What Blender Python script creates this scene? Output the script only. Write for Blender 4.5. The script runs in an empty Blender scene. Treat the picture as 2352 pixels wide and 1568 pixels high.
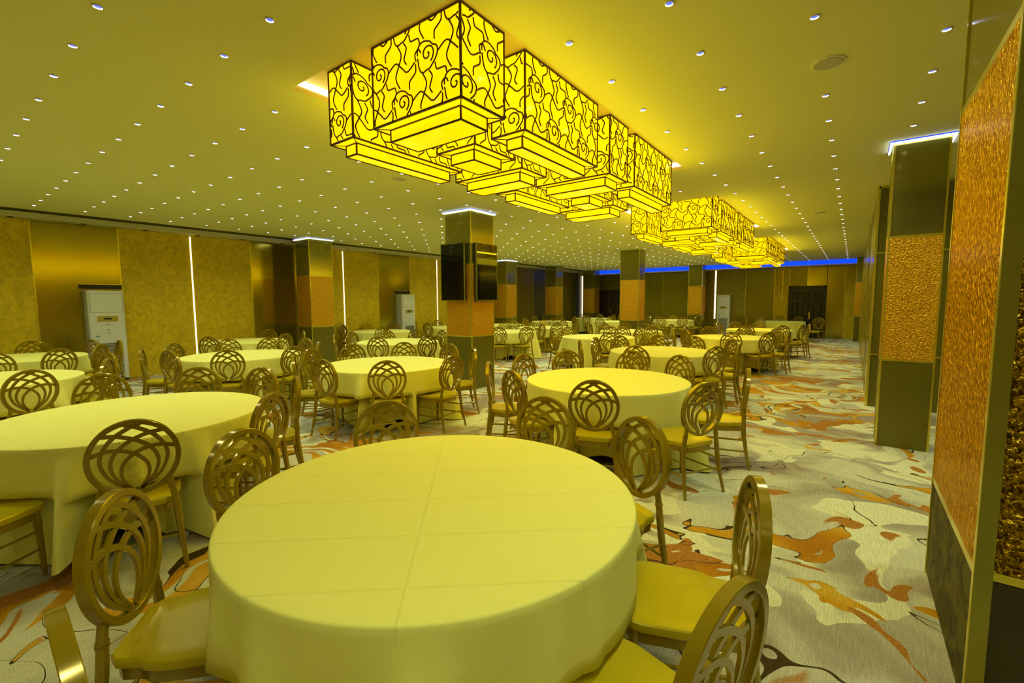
import bpy, math, random
from mathutils import Matrix, Vector, noise

# ------------------------------------------------------------------ camera, world, exposure
SC = bpy.context.scene
COL = SC.collection
random.seed(7)
CH = 3.248                                   # ceiling height
YAW, PITCH, ROLL = .64519, -.08762, -.00439


def make_camera():
    cd = bpy.data.cameras.new('camera')
    cd.sensor_width = 36.0
    cd.lens = 1039.6 / 2352 * 36
    cd.clip_end = 100
    co = bpy.data.objects.new('camera', cd)
    COL.objects.link(co)
    fwd = Vector((-math.sin(YAW) * math.cos(PITCH), math.cos(YAW) * math.cos(PITCH), math.sin(PITCH)))
    right = Vector((math.cos(YAW), math.sin(YAW), 0))
    up = right.cross(fwd)
    r2 = right * math.cos(ROLL) + up * math.sin(ROLL)
    u2 = -right * math.sin(ROLL) + up * math.cos(ROLL)
    m = Matrix((r2, u2, -fwd)).transposed().to_4x4()
    m.translation = (0, 0, 1.6)
    co.matrix_world = m
    SC.camera = co


make_camera()
W = bpy.data.worlds.new('world')
SC.world = W
W.use_nodes = True
W.node_tree.nodes['Background'].inputs[0].default_value = (0.02, 0.02, 0.015, 1)
W.node_tree.nodes['Background'].inputs[1].default_value = 0.2
SC.view_settings.view_transform = 'Standard'
SC.view_settings.look = 'None'
SC.view_settings.gamma = 1
SC.view_settings.use_curve_mapping = False
SC.view_settings.exposure = 0.0
SC.cycles.max_bounces = 5
SC.cycles.diffuse_bounces = 3
SC.cycles.glossy_bounces = 3
SC.cycles.adaptive_threshold = .08
SC.cycles.adaptive_min_samples = 16
SC.cycles.sample_clamp_indirect = 4.0
SC.cycles.caustics_reflective = False
SC.cycles.caustics_refractive = False

CHAND_Y = (1.90, 7.80, 13.62)                # front edges of the three ceiling pockets
POCKET_X0, POCKET_X1, POCKET_L = -3.56, -1.77, 4.08
CHAND_COL = (1.0, .80, .012)
SPOT_COL = (.93, 1.0, .74)
CHAND_W, SPOT_W, LED_E = 36.0, 66.0, 5.0


def lamp(name, kind, loc, energy, color, **kw):
    d = bpy.data.lights.new(name, kind)
    d.energy = energy
    d.color = color
    for k, v in kw.items():
        setattr(d, k, v)
    o = bpy.data.objects.new(name, d)
    o.location = loc
    COL.objects.link(o)
    return o


for y0 in CHAND_Y:                           # the lamps of the three lantern clusters
    lamp('chandelier_light', 'AREA', (-2.6, y0 + 2.04, 2.70), CHAND_W, CHAND_COL, shape='RECTANGLE', size=1.3, size_y=3.8)
for y0 in CHAND_Y:                           # added strips, no part of the lanterns, to brighten the ceiling beside them
    for s in (-1, 1):
        o = lamp('chandelier_light', 'AREA', (-2.6 + s * .76, y0 + 2.04, 2.82), 9, CHAND_COL, shape='RECTANGLE', size=.05, size_y=3.8)
        o.rotation_euler = (0, -s * math.radians(128), 0)
GRID0 = (-11.074, .754, .6359)               # ceiling downlights: origin and pitch of the square grid
for c in (1, 4, 7, 10, 17, 20):
    for r in range(-4, 34, 3):
        x, y = GRID0[0] + GRID0[2] * (c - .0), GRID0[1] + GRID0[2] * r
        if x > .6 and y > 8:
            continue
        lamp('downlight_lamp', 'SPOT', (x, y, CH - .03), SPOT_W, SPOT_COL, spot_size=math.radians(150), spot_blend=1.0, shadow_soft_size=.12)

# ------------------------------------------------------------------ materials
MATS = {}


def mat(name, base=(.5, .5, .5), rough=.5, metal=0.0, emit=None, es=0.0, coat=0.0, spec=.5):
    m = bpy.data.materials.new(name)
    m.use_nodes = True
    b = m.node_tree.nodes['Principled BSDF']
    b.inputs['Base Color'].default_value = (*base, 1)
    b.inputs['Roughness'].default_value = rough
    b.inputs['Metallic'].default_value = metal
    b.inputs['Specular IOR Level'].default_value = spec
    b.inputs['Coat Weight'].default_value = coat
    if emit:
        b.inputs['Emission Color'].default_value = (*emit, 1)
        b.inputs['Emission Strength'].default_value = es
    MATS[name] = m
    return m


class NT:
    """small helper for node trees"""
    def __init__(self, m):
        self.t = m.node_tree
        self.b = self.t.nodes['Principled BSDF']

    def n(self, kind, **kw):
        nd = self.t.nodes.new(kind)
        for k, v in kw.items():
            if k.startswith('i_'):
                nd.inputs[k[2:].replace('_', ' ')].default_value = v
            elif k.startswith('x_'):
                nd.inputs[int(k[2:])].default_value = v
            else:
                setattr(nd, k, v)
        return nd

    def l(self, a, b):
        self.t.links.new(a, b)

    def coords(self, scale=(1, 1, 1), rot=(0, 0, 0), which='Object'):
        tc = self.n('ShaderNodeTexCoord')
        mp = self.n('ShaderNodeMapping')
        mp.inputs['Scale'].default_value = scale
        mp.inputs['Rotation'].default_value = rot
        self.l(tc.outputs[which], mp.inputs['Vector'])
        return mp.outputs['Vector']

    def noise(self, vec, scale, detail=2, rough=.5, dist=0.0):
        nd = self.n('ShaderNodeTexNoise')
        nd.inputs['Scale'].default_value = scale
        nd.inputs['Detail'].default_value = detail
        nd.inputs['Roughness'].default_value = rough
        nd.inputs['Distortion'].default_value = dist
        self.l(vec, nd.inputs['Vector'])
        return nd

    def ramp(self, fac, stops, interp='LINEAR'):
        r = self.n('ShaderNodeValToRGB')
        cr = r.color_ramp
        cr.interpolation = interp
        while len(cr.elements) > 1:
            cr.elements.remove(cr.elements[-1])
        cr.elements[0].position = stops[0][0]
        c = stops[0][1]
        cr.elements[0].color = (*c, 1) if len(c) == 3 else c
        for p, c in stops[1:]:
            e = cr.elements.new(p)
            e.color = (*c, 1) if len(c) == 3 else c
        self.l(fac, r.inputs['Fac'])
        return r.outputs['Color']

    def mix(self, fac, a, b):
        m = self.n('ShaderNodeMix', data_type='RGBA')
        for s, v in ((m.inputs[0], fac), (m.inputs[6], a), (m.inputs[7], b)):
            if isinstance(v, (int, float)):
                s.default_value = v
            elif isinstance(v, tuple):
                s.default_value = (*v, 1)
            else:
                self.l(v, s)
        return m.outputs[2]

    def math(self, op, a, b=None):
        m = self.n('ShaderNodeMath', operation=op)
        for i, v in enumerate((a, b)):
            if v is None:
                continue
            if isinstance(v, (int, float)):
                m.inputs[i].default_value = v
            else:
                self.l(v, m.inputs[i])
        return m.outputs[0]

    def bump(self, h, strength=.3, dist=.01):
        b = self.n('ShaderNodeBump')
        b.inputs['Strength'].default_value = strength
        b.inputs['Distance'].default_value = dist
        self.l(h, b.inputs['Height'])
        self.l(b.outputs['Normal'], self.b.inputs['Normal'])


def gray(v):
    return (v, v, v)


# carpet: pale grey weave with cream, lilac and orange drifts, rust leaves and dark wandering lines
def carpet_mat():
    m = mat('carpet', rough=.95, spec=.1)
    k = NT(m)
    v = k.coords()

    def shifted(vec, off):
        n = k.n('ShaderNodeVectorMath', operation='ADD')
        k.l(vec, n.inputs[0])
        n.inputs[1].default_value = off
        return n.outputs[0]
    warp = k.noise(v, .9, 2, .5)
    add = k.n('ShaderNodeVectorMath', operation='MULTIPLY_ADD')
    k.l(warp.outputs['Color'], add.inputs[0])
    add.inputs[1].default_value = (1.6, 1.6, 0)
    k.l(v, add.inputs[2])
    wv = add.outputs[0]
    base = k.ramp(k.noise(wv, .75, 3, .55).outputs['Fac'],
                  [(.32, (.33, .275, .17)), (.42, (.45, .405, .255)), (.50, (.66, .65, .40)), (.58, (.70, .70, .42)), (.66, (.44, .41, .28))])
    cream = k.ramp(k.noise(shifted(wv, (7, 3, 1)), 1.35, 2, .5, .8).outputs['Fac'], [(.555, gray(0)), (.563, gray(1))])
    c1 = k.mix(cream, base, (.82, .82, .46))
    lilac = k.ramp(k.noise(shifted(wv, (2, 9, 4)), 1.0, 2, .55, .5).outputs['Fac'], [(.38, gray(.85)), (.43, gray(0))])
    c1 = k.mix(lilac, c1, (.36, .27, .17))
    # orange drifts with crisp rims
    on = k.noise(shifted(wv, (17.3, 4.1, 2.0)), 1.25, 2.2, .5, 1.2).outputs['Fac']
    om = k.ramp(on, [(.590, gray(0)), (.596, gray(1)), (.668, gray(1)), (.675, gray(0))])
    oc = k.ramp(k.noise(v, 1.6, 2).outputs['Fac'], [(.36, (.47, .19, .006)), (.50, (.62, .31, .010)), (.64, (.72, .46, .04))])
    c2 = k.mix(om, c1, oc)
    # heathered rust leaves
    rm = k.ramp(k.noise(shifted(wv, (3.3, 44.1, 5.0)), 2.3, 1.2, .4, .8).outputs['Fac'], [(.628, gray(0)), (.634, gray(1))])
    rc = k.ramp(k.noise(v, 120, 2, .8).outputs['Fac'], [(.40, (.36, .13, .008)), (.62, (.60, .30, .05))])
    c2 = k.mix(rm, c2, rc)
    # dark lines: level sets of slow noises, broken and of uneven width
    lines = None
    for off, sc_, lv in (((3.3, 44.1, 5.0), .55, .5), ((17.3, 4.1, 2.0), 1.25, .591), ((30, 8, 2), .7, .47)):
        ln = k.noise(shifted(wv, off), sc_, 2.2, .5, 1.2).outputs['Fac']
        d = k.math('ABSOLUTE', k.math('SUBTRACT', ln, lv))
        wd = k.ramp(k.noise(shifted(v, off), .9, 1).outputs['Fac'], [(.46, gray(0)), (.60, gray(.0042 if sc_ > .9 else .0026))])
        lm = k.math('LESS_THAN', d, wd)
        lines = lm if lines is None else k.math('MAXIMUM', lines, lm)
    c3 = k.mix(lines, c2, (.075, .05, .012))
    # weave: heather specks and fine streaks along the pile
    fib = k.noise(v, 170, 2, .75)
    streak = k.noise(k.coords((160, 9, 1), (0, 0, .6)), 1, 3, .65)
    for src, f, lo, hi in ((fib.outputs['Fac'], .75, .55, 1.22), (streak.outputs['Fac'], .6, .66, 1.16)):
        mm = k.n('ShaderNodeMix', data_type='RGBA', blend_type='MULTIPLY')
        mm.inputs[0].default_value = f
        k.l(c3, mm.inputs[6])
        k.l(k.ramp(src, [(.32, gray(lo)), (.68, gray(hi))]), mm.inputs[7])
        c3 = mm.outputs[2]
    k.l(c3, k.b.inputs['Base Color'])
    k.bump(fib.outputs['Fac'], .5, .006)
    return m


def wallpaper_mat(name, dark, mid, light, rough, metal, scale=6.0):
    """gold wall covering with a mottled camouflage print"""
    m = mat(name, mid, rough, metal)
    k = NT(m)
    v = k.coords()
    a = k.noise(v, scale, 1.5, .5, 1.0)
    b = k.noise(v, scale * 2.1, 1.5, .5, .6)
    c = k.mix(k.ramp(a.outputs['Fac'], [(.50, gray(0)), (.53, gray(1))]), mid, light)
    c = k.mix(k.ramp(b.outputs['Fac'], [(.40, gray(.8)), (.43, gray(0))]), c, dark)
    k.l(c, k.b.inputs['Base Color'])
    k.bump(k.noise(v, 220, 2).outputs['Fac'], .12, .002)
    return m


def mosaic_mat(name, col, dark, scale, rough, strength, dist, stretch=(1, 1, 1), metal=.85):
    """hammered copper-gold glass-foil cladding"""
    m = mat(name, col, rough, metal)
    m.node_tree.nodes['Principled BSDF'].inputs['Specular Tint'].default_value = (1, .62, .06, 1)
    k = NT(m)
    v = k.coords(stretch)
    n1 = k.noise(v, scale, 2.5, .6, .4)
    vo = k.n('ShaderNodeTexVoronoi', feature='SMOOTH_F1')
    vo.inputs['Scale'].default_value = scale * .9
    k.l(v, vo.inputs['Vector'])
    h = k.math('ADD', n1.outputs['Fac'], vo.outputs['Distance'])
    k.l(k.mix(k.ramp(n1.outputs['Fac'], [(.38, gray(0)), (.62, gray(1))]), dark, col), k.b.inputs['Base Color'])
    k.bump(h, strength, dist)
    return m


def cloth_mat():
    m = mat('champagne_cloth', (.85, .82, .17), .75, 0, spec=.25)
    k = NT(m)
    v = k.coords()
    n = k.noise(v, 90, 3, .6)
    sep = k.n('ShaderNodeSeparateXYZ')
    k.l(v, sep.inputs[0])
    # ironed fold creases in a coarse grid
    h = None
    for ax, pitch, so in ((0, .9, .03), (1, .155, .08)):
        f = k.math('PINGPONG', k.math('ADD', sep.outputs[ax], so), pitch)
        c = k.ramp(f, [(.0, gray(1)), (.008, gray(0))])
        h = c if h is None else k.math('MAXIMUM', h, c)
    flat = k.ramp(sep.outputs[2], [(.70, gray(0)), (.74, gray(1))])
    hh = k.math('ADD', k.math('MULTIPLY', n.outputs['Fac'], .22), k.math('MULTIPLY', k.math('MULTIPLY', h, flat), 1.5))
    k.bump(hh, .5, .004)
    return m


def lit_panel_mat():
    m = mat('lantern_glass', (.45, .33, .01), .12, 0, (1, .79, 0), 1.25, spec=.5)
    k = NT(m)
    v = k.coords()
    n = k.noise(v, 4.5, 4, .65, 1.2)
    c = k.ramp(n.outputs['Fac'], [(.30, (1, .55, 0)), (.45, (1, .62, 0)), (.65, (1, .655, 0))])
    k.l(c, k.b.inputs['Emission Color'])
    return m


carpet_mat()
wallpaper_mat('mottled_gold', (.60, .430, .003), (.70, .505, .004), (.79, .575, .005), .5, .1, 5.0)
wallpaper_mat('mottled_mid', (.25, .20, .004), (.31, .25, .005), (.37, .30, .006), .5, .1)
wallpaper_mat('mottled_dark', (.028, .024, .004), (.07, .06, .008), (.115, .10, .013), .6, 0, 7)
MATS['mottled_dark'].node_tree.nodes['Principled BSDF'].inputs['Specular IOR Level'].default_value = .12
mat('dark_brown_panel', (.045, .036, .008), .4, .2, spec=.3)
mat('glossy_bronze', (.40, .33, .03), .16, .8)
mat('dark_bronze', (.17, .15, .012), .3, .35)
mat('brown_panel', (.26, .19, .012), .35, .4)
mat('violet_dark_panel', (.13, .11, .05), .3, .3)
mat('smoked_mirror', (.10, .095, .05), .10, .9)
m_ = mat('brushed_dark', (.30, .28, .06), .13, .75)
k_ = NT(m_)
k_.bump(k_.noise(k_.coords((6, 6, 240)), 1, 2).outputs['Fac'], .05, .001)
mat('gold_trim', (.70, .60, .05), .25, .75)
mosaic_mat('copper_mosaic', (.84, .47, .02), (.46, .22, .008), 75, .30, 1.0, .012, metal=.7)
mosaic_mat('copper_mosaic_fine', (.95, .62, .05), (.40, .18, .006), 70, .24, 1.0, .020, (1, 1, .55), metal=.9)
mosaic_mat('bronze_mosaic_coarse', (.46, .27, .012), (.10, .045, .002), 40, .24, 1.0, .028, metal=.9)
mat('ceiling_paint', (.75, .745, .34), .7, 0, spec=.2)
mat('fascia_paint', (.74, .72, .60), .6)
mat('cove_brown', (.20, .19, .02), .6)
mat('soffit_paint', (.60, .57, .22), .6)
mat('olive_gloss', (.30, .26, .010), .22, .45)
mat('gold_paint', (.32, .225, .005), .17, .30)
mat('gold_seat', (.57, .445, .002), .30, .12, spec=.3)
mat('black_metal', (.012, .012, .012), .45)
mat('table_wood', (.30, .20, .09), .6)
mat('screen_black', (.004, .0045, .004), .04, 0, spec=.6)
mat('bezel_gold', (.27, .25, .03), .3, .7)
mat('ac_white', (.74, .75, .62), .4)
mat('ac_grey', (.40, .40, .36), .5)
mat('ac_dark', (.02, .02, .02), .5)
mat('ac_gold', (.45, .38, .06), .35, .4)
mat('ac_blue', (.08, .22, .45), .5)
mat('door_black', (.010, .011, .008), .35)
mat('door_maroon', (.022, .010, .004), .4)
mat('steel_gold', (.45, .38, .14), .3, .9)
mat('lantern_frame', (.05, .022, .003), .4, .3)
mat('pocket_paint', (.80, .70, .35), .7)
mat('speaker_grille', (.48, .47, .36), .7)
mat('lamp_trim', (.75, .75, .70), .4)
lit_panel_mat()
mat('led_white', (.8, .8, .8), .5, 0, (.80, .88, 1.0), LED_E)
mat('led_warm', (.8, .8, .8), .5, 0, (1.0, .80, .50), 3.2)
mat('led_blue', (.02, .05, .8), .5, 0, (.0, .045, 1.0), 1.6)
mat('led_pale', (.5, .5, .5), .5, 0, (.30, .30, .22), .6)
mat('downlight_glow', (.9, .9, .9), .5, 0, (1, 1, .98), 4.0)
mat('downlight_blue', (.05, .1, .8), .4, 0, (.03, .06, 1.0), 1.6)
mat('pocket_led', (.9, .9, .9), .5, 0, (1, .96, .72), 1.7)
cloth_mat()


# ------------------------------------------------------------------ mesh helpers
class MB:
    def __init__(self):
        self.v, self.f, self.mi, self.mats, self.cur = [], [], [], [], 0

    def use(self, name):
        if name not in self.mats:
            self.mats.append(name)
        self.cur = self.mats.index(name)
        return self

    def face(self, idx):
        self.f.append(idx)
        self.mi.append(self.cur)

    def box(self, x0, x1, y0, y1, z0, z1, rot=None):
        b = len(self.v)
        p = [(x0, y0, z0), (x1, y0, z0), (x1, y1, z0), (x0, y1, z0), (x0, y0, z1), (x1, y0, z1), (x1, y1, z1), (x0, y1, z1)]
        self.v += p
        for q in ((0, 3, 2, 1), (4, 5, 6, 7), (0, 1, 5, 4), (1, 2, 6, 5), (2, 3, 7, 6), (3, 0, 4, 7)):
            self.face([b + i for i in q])
        return self

    def quad(self, a, b_, c, d):
        b = len(self.v)
        self.v += [a, b_, c, d]
        self.face([b, b + 1, b + 2, b + 3])
        return self

    def tube(self, pts, radii, seg=8, cap=True):
        pts = [Vector(p) for p in pts]
        if not hasattr(radii, '__len__'):
            radii = [radii] * len(pts)
        b = len(self.v)
        ref = None
        for i, p in enumerate(pts):
            d = (pts[min(i + 1, len(pts) - 1)] - pts[max(i - 1, 0)]).normalized()
            if ref is None:
                ref = Vector((1, 0, 0)) if abs(d.x) < .8 else Vector((0, 1, 0))
            u = d.cross(ref).normalized()
            w = u.cross(d).normalized()
            for j in range(seg):
                a = 2 * math.pi * j / seg
                self.v.append(tuple(p + (u * math.cos(a) + w * math.sin(a)) * radii[i]))
        for i in range(len(pts) - 1):
            for j in range(seg):
                j2 = (j + 1) % seg
                self.face([b + i * seg + j, b + i * seg + j2, b + (i + 1) * seg + j2, b + (i + 1) * seg + j])
        if cap:
            self.face([b + j for j in range(seg)][::-1])
            self.face([b + (len(pts) - 1) * seg + j for j in range(seg)])
        return self

    def prism(self, outline, layers, close_top=True, close_bottom=True):
        """stack of scaled copies of an xy outline: layers = [(z, scale or (sx, sy))...]"""
        b = len(self.v)
        n = len(outline)
        for z, s in layers:
            sx, sy = s if hasattr(s, '__len__') else (s, s)
            self.v += [(x * sx, y * sy, z) for x, y in outline]
        for i in range(len(layers) - 1):
            for j in range(n):
                j2 = (j + 1) % n
                self.face([b + i * n + j, b + i * n + j2, b + (i + 1) * n + j2, b + (i + 1) * n + j])
        if close_bottom:
            self.face([b + j for j in range(n)][::-1])
        if close_top:
            self.face([b + (len(layers) - 1) * n + j for j in range(n)])
        return self

    def add(self, other, M=None):
        b = len(self.v)
        self.v += [tuple(M @ Vector(p)) for p in other.v] if M else list(other.v)
        for f, mi in zip(other.f, other.mi):
            self.use(other.mats[mi])
            self.face([b + i for i in f])
        return self

    def mesh(self, name, smooth=False):
        me = bpy.data.meshes.new(name)
        me.from_pydata(self.v, [], self.f)
        for n in self.mats:
            me.materials.append(MATS[n])
        me.polygons.foreach_set('material_index', self.mi)
        if smooth:
            me.polygons.foreach_set('use_smooth', [True] * len(self.f))
        me.update()
        return me

    def build(self, name, parent=None, smooth=False, loc=None, kind=None):
        return link(name, self.mesh(name, smooth), parent, loc, kind)


def link(name, me, parent=None, loc=None, kind=None):
    o = bpy.data.objects.new(name, me)
    COL.objects.link(o)
    if parent:
        o.parent = parent
    if loc:
        o.location = loc
    if kind:
        o['kind'] = kind
    return o


def smooth_angle(me, deg=40):
    try:
        me.set_sharp_from_angle(angle=math.radians(deg))
    except Exception:
        pass


def thing(name, label, cat, loc=(0, 0, 0), rz=0.0, group=None, kind=None):
    o = bpy.data.objects.new(name, None)
    o.empty_display_size = .1
    o.location = loc
    o.rotation_euler = (0, 0, rz)
    COL.objects.link(o)
    return tag(o, label, cat, group, kind)


def tag(o, label=None, cat=None, group=None, kind=None):
    for k, v in (('label', label), ('category', cat), ('group', group), ('kind', kind)):
        if v:
            o[k] = v
    return o


def structure(name, label, loc=(0, 0, 0)):
    o = bpy.data.objects.new(name, None)
    o.empty_display_size = .1
    o.location = loc
    COL.objects.link(o)
    o['kind'] = 'structure'
    o['label'] = label
    return o


def bxo(name, mname, x0, x1, y0, y1, z0, z1, parent=None, bevel=0.0):
    mb = MB().use(mname).box(x0, x1, y0, y1, z0, z1)
    o = mb.build(name, parent)
    return o


def copy_tree(o, parent=None):
    c = o.copy()
    COL.objects.link(c)
    if parent:
        c.parent = parent
    for ch in CHILDREN.get(o.name, []):
        copy_tree(ch, c)
    return c


CHILDREN = {}


def index_children(root):
    CHILDREN[root.name] = [o for o in COL.objects if o.parent == root]
    for c in CHILDREN[root.name]:
        index_children(c)


# ------------------------------------------------------------------ the room shell
XL, XR, XE, YB, YE = -12.45, .22, 4.6, -3.2, 23.2        # left wall, right wall, entry bay, behind, end
XC, YC = -11.64, 22.70                                   # where the flat ceiling stops

fl = MB().use('carpet')
fl.quad((XL, YB, 0), (XE, YB, 0), (XE, YE, 0), (XL, YE, 0))
o = fl.build('floor')
tag(o, 'patterned carpet of grey, cream and orange drifts with dark lines', kind='structure')

ce = MB().use('ceiling_paint')
xs = [XC, POCKET_X0, POCKET_X1, XE]
ys = [YB]
for y0 in CHAND_Y:
    ys += [y0, y0 + POCKET_L]
ys.append(YC)
for i in range(len(xs) - 1):
    for j in range(len(ys) - 1):
        if i == 1 and j % 2 == 1:
            continue
        ce.quad((xs[i], ys[j], CH), (xs[i], ys[j + 1], CH), (xs[i + 1], ys[j + 1], CH), (xs[i + 1], ys[j], CH))
ceil = ce.build('ceiling')
tag(ceil, 'flat pale painted ceiling with a grid of small downlights', kind='structure')
PD = .10                                                 # depth of the chandelier pockets
for y0 in CHAND_Y:
    y1 = y0 + POCKET_L
    mb = MB().use('pocket_paint')
    mb.quad((POCKET_X0, y0, CH + PD), (POCKET_X0, y1, CH + PD), (POCKET_X1, y1, CH + PD), (POCKET_X1, y0, CH + PD))
    mb.quad((POCKET_X0, y0, CH), (POCKET_X0, y1, CH), (POCKET_X0, y1, CH + PD), (POCKET_X0, y0, CH + PD))
    mb.quad((POCKET_X1, y0, CH), (POCKET_X1, y0, CH + PD), (POCKET_X1, y1, CH + PD), (POCKET_X1, y1, CH))
    mb.quad((POCKET_X0, y0, CH), (POCKET_X0, y0, CH + PD), (POCKET_X1, y0, CH + PD), (POCKET_X1, y0, CH))
    mb.quad((POCKET_X0, y1, CH), (POCKET_X1, y1, CH), (POCKET_X1, y1, CH + PD), (POCKET_X0, y1, CH + PD))
    mb.build('ceiling_pocket', ceil)
    mb = MB().use('pocket_led')
    e, zb = .006, CH + .045
    mb.box(POCKET_X0 + .002, POCKET_X0 + e, y0 + .05, y1 - .05, zb, CH + PD - .006)
    mb.box(POCKET_X0 + .05, POCKET_X1 - .05, y1 - e, y1 - .002, zb, CH + PD - .006)
    mb.build('pocket_light_strip', ceil)

# perimeter slot, fascia and soffit along the left wall
tr = structure('trim_1', 'white fascia and soffit along the top of the left wall')
FX = -12.15
mb = MB().use('cove_brown')
mb.quad((FX, YB, CH + .10), (FX, YE, CH + .10), (XC, YE, CH + .10), (XC, YB, CH + .10))
mb.quad((XC, YB, CH), (XC, YB, CH + .10), (XC, YE, CH + .10), (XC, YE, CH))
mb.quad((FX, YB, CH - .03), (FX, YE, CH - .03), (FX, YE, CH + .10), (FX, YB, CH + .10))
mb.build('shadow_slot', tr)
bxo('fascia', 'fascia_paint', FX - .02, FX + .03, YB, YE, CH - .075, CH + .018, tr)
bxo('soffit', 'soffit_paint', XL, FX - .02, YB, YE, CH - .075, CH - .04, tr)
for i in range(22):
    y = .25 + i * .98
    mb = MB().use('black_metal')
    mb.prism([(.05 * math.cos(a * math.pi / 6), .05 * math.sin(a * math.pi / 6)) for a in range(12)], [(-.006, .86), (0, 1), (.03, 1)])
    mb.build('soffit_downlight', tr, loc=(XL + .16, y, CH - .079))

# left wall: upright panels, gold trims between them, lamp strips every third joint
wl = structure('wall_left', 'left wall of tall gold panels with lit vertical strips')
mb = MB().use('cove_brown')
mb.quad((XL - .03, YB, 0), (XL - .03, YE, 0), (XL - .03, YE, CH + .15), (XL - .03, YB, CH + .15))
mb.build('wall_backing', wl)
JO = [-3.2, -2.45, -1.14, .17, 1.47, 2.75, 4.06, 5.38, 6.69, 8.02, 9.30, 10.60, 11.91, 13.22, 14.53, 15.85, 16.92, 18.32, 19.45, 20.64, 21.89, 22.5, 23.2]
PM = ['mottled_gold', 'mottled_gold', 'glossy_bronze', 'mottled_gold', 'glossy_bronze', 'mottled_gold', 'mottled_gold', 'glossy_bronze',
      'mottled_gold', 'mottled_gold', 'glossy_bronze', 'mottled_gold', 'mottled_gold', 'glossy_bronze', 'mottled_mid', 'brown_panel', 'brown_panel', 'violet_dark_panel',
      'brown_panel', 'brown_panel', 'dark_bronze', 'door_black']
LEDJ = {.17, 4.06, 8.02, 11.91}
ZT = CH - .078
for i in range(len(JO) - 1):
    bxo('wall_panel', PM[i], XL - .03, XL, JO[i] + .012, JO[i + 1] - .012, 0, ZT, wl)
for y in JO[1:-1]:
    if y in LEDJ:
        o = bxo('lamp_strip', 'led_warm', XL - .02, XL + .008, y - .012, y + .012, .05, ZT - .03, wl)
        tag(o, 'glowing warm white vertical light strip')
    else:
        bxo('panel_trim', 'gold_trim', XL - .03, XL + .006, y - .012, y + .012, 0, ZT, wl)

# end wall
we = structure('wall_end', 'end wall of dark glossy panels under a blue light line')
EX = [-12.45, -11.31, -10.10, -8.66, -7.79, -6.57, -5.71, -5.30, -4.00, -2.84, -2.53, -2.28, -1.62, -.30, .22]
EM = ['brown_panel', None, 'olive_gloss', 'olive_gloss', 'olive_gloss', 'olive_gloss', 'brown_panel', 'mottled_mid', 'olive_gloss', 'mottled_gold', 'mottled_gold', 'mottled_gold', 'glossy_bronze', 'mottled_gold']
DOORX0, DOORX1, DOORH = -2.29, -.93, 2.22
mb = MB().use('cove_brown')
mb.quad((XL, YE + .05, 0), (XL, YE + .05, CH + .2), (XE, YE + .05, CH + .2), (XE, YE + .05, 0))
mb.build('wall_backing', we)
for i, m in enumerate(EM):
    x0, x1 = EX[i], EX[i + 1]
    if m is None:
        bxo('wall_panel', 'dark_bronze', x0 + .01, x1 - .01, YE, YE + .03, 2.20, ZT + .06, we)
        continue
    spans = [(x0, x1, 0)]
    if x0 < DOORX1 and x1 > DOORX0:
        spans = [(x0, x1, DOORH)]
        if x0 < DOORX0:
            spans = [(x0, DOORX0, 0), (DOORX0, x1, DOORH)]
        elif x1 > DOORX1:
            spans = [(x0, DOORX1, DOORH), (DOORX1, x1, 0)]
    for a, b, z in spans:
        if b - a > .05:
            bxo('wall_panel', m, a + .01, b - .01, YE, YE + .03, z, ZT + .06, we)
for i, x in enumerate(EX[1:-1]):
    if abs(x + 5.30) < .01:
        o = bxo('lamp_strip', 'led_warm', x - .03, x + .03, YE - .012, YE + .03, .75, ZT - .04, we)
        tag(o, 'glowing warm white vertical light strip')
        bxo('panel_trim', 'gold_trim', x - .02, x + .02, YE - .006, YE + .03, 0, .74, we)
    else:
        bxo('panel_trim', 'gold_trim', x - .012, x + .012, YE - .006, YE + .03, DOORH + .02 if DOORX0 < x < DOORX1 else 0, ZT + .06, we)
o = bxo('lamp_strip', 'led_warm', XL + .02, XL + .07, YE - .03, YE - .002, .72, ZT - .04, we)
tag(o, 'glowing warm white vertical light strip in the far corner')
tr2 = structure('trim_2', 'fascia with a blue light line below the ceiling at the end wall')
bxo('fascia', 'fascia_paint', XL, XE, YC, YC + .04, CH - .22, CH + .1, tr2)
bxo('soffit', 'cove_brown', XL, XE, YC + .04, YE, CH - .22, CH - .18, tr2)
o = bxo('blue_light_strip', 'led_blue', XL + .7, .18, YC - .025, YC, CH - .165, CH - .01, tr2)
tag(o, 'glowing saturated blue light line')

# right wall beyond the entry bay, bay wall, walls outside the view
wr = structure('wall_right', 'right wall seen edge on beyond the columns')
ry = [8.70, 10.0, 11.4, 12.75, 14.1, 15.5, 16.8, 18.1, 19.4, 20.7, 22.0, 23.2]
for i in range(len(ry) - 1):
    bxo('wall_panel', ('glossy_bronze', 'dark_bronze', 'smoked_mirror')[i % 3], XR, XR + .03, ry[i] + .01, ry[i + 1] - .01, 0, CH, wr)
for y in ry[1:-1]:
    bxo('panel_trim', 'gold_trim', XR - .006, XR + .03, y - .012, y + .012, 0, CH, wr)
bxo('panel_trim', 'gold_trim', XR - .01, XR + .02, 8.64, 8.68, 0, CH, wr)
wb = structure('wall_bay', 'dark glossy wall across the entry bay behind the near columns')
for i, x in enumerate((XR, 1.30, 2.40, 3.50)):
    for z0, z1 in ((0, .78), (.80, 2.28), (2.30, CH)):
        bxo('wall_panel', 'dark_bronze', x + .015, x + 1.09, 8.66, 8.70, z0, z1, wb)
    bxo('panel_trim', 'gold_trim', x - .012, x + .014, 8.645, 8.70, 0, CH, wb)
    for z in (.79, 2.29):
        bxo('panel_trim', 'gold_trim', x + .014, x + 1.09, 8.65, 8.70, z - .012, z + .012, wb)
bxo('panel_trim', 'gold_trim', XR, XE, 8.64, 8.70, CH - .03, CH, wb)
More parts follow.
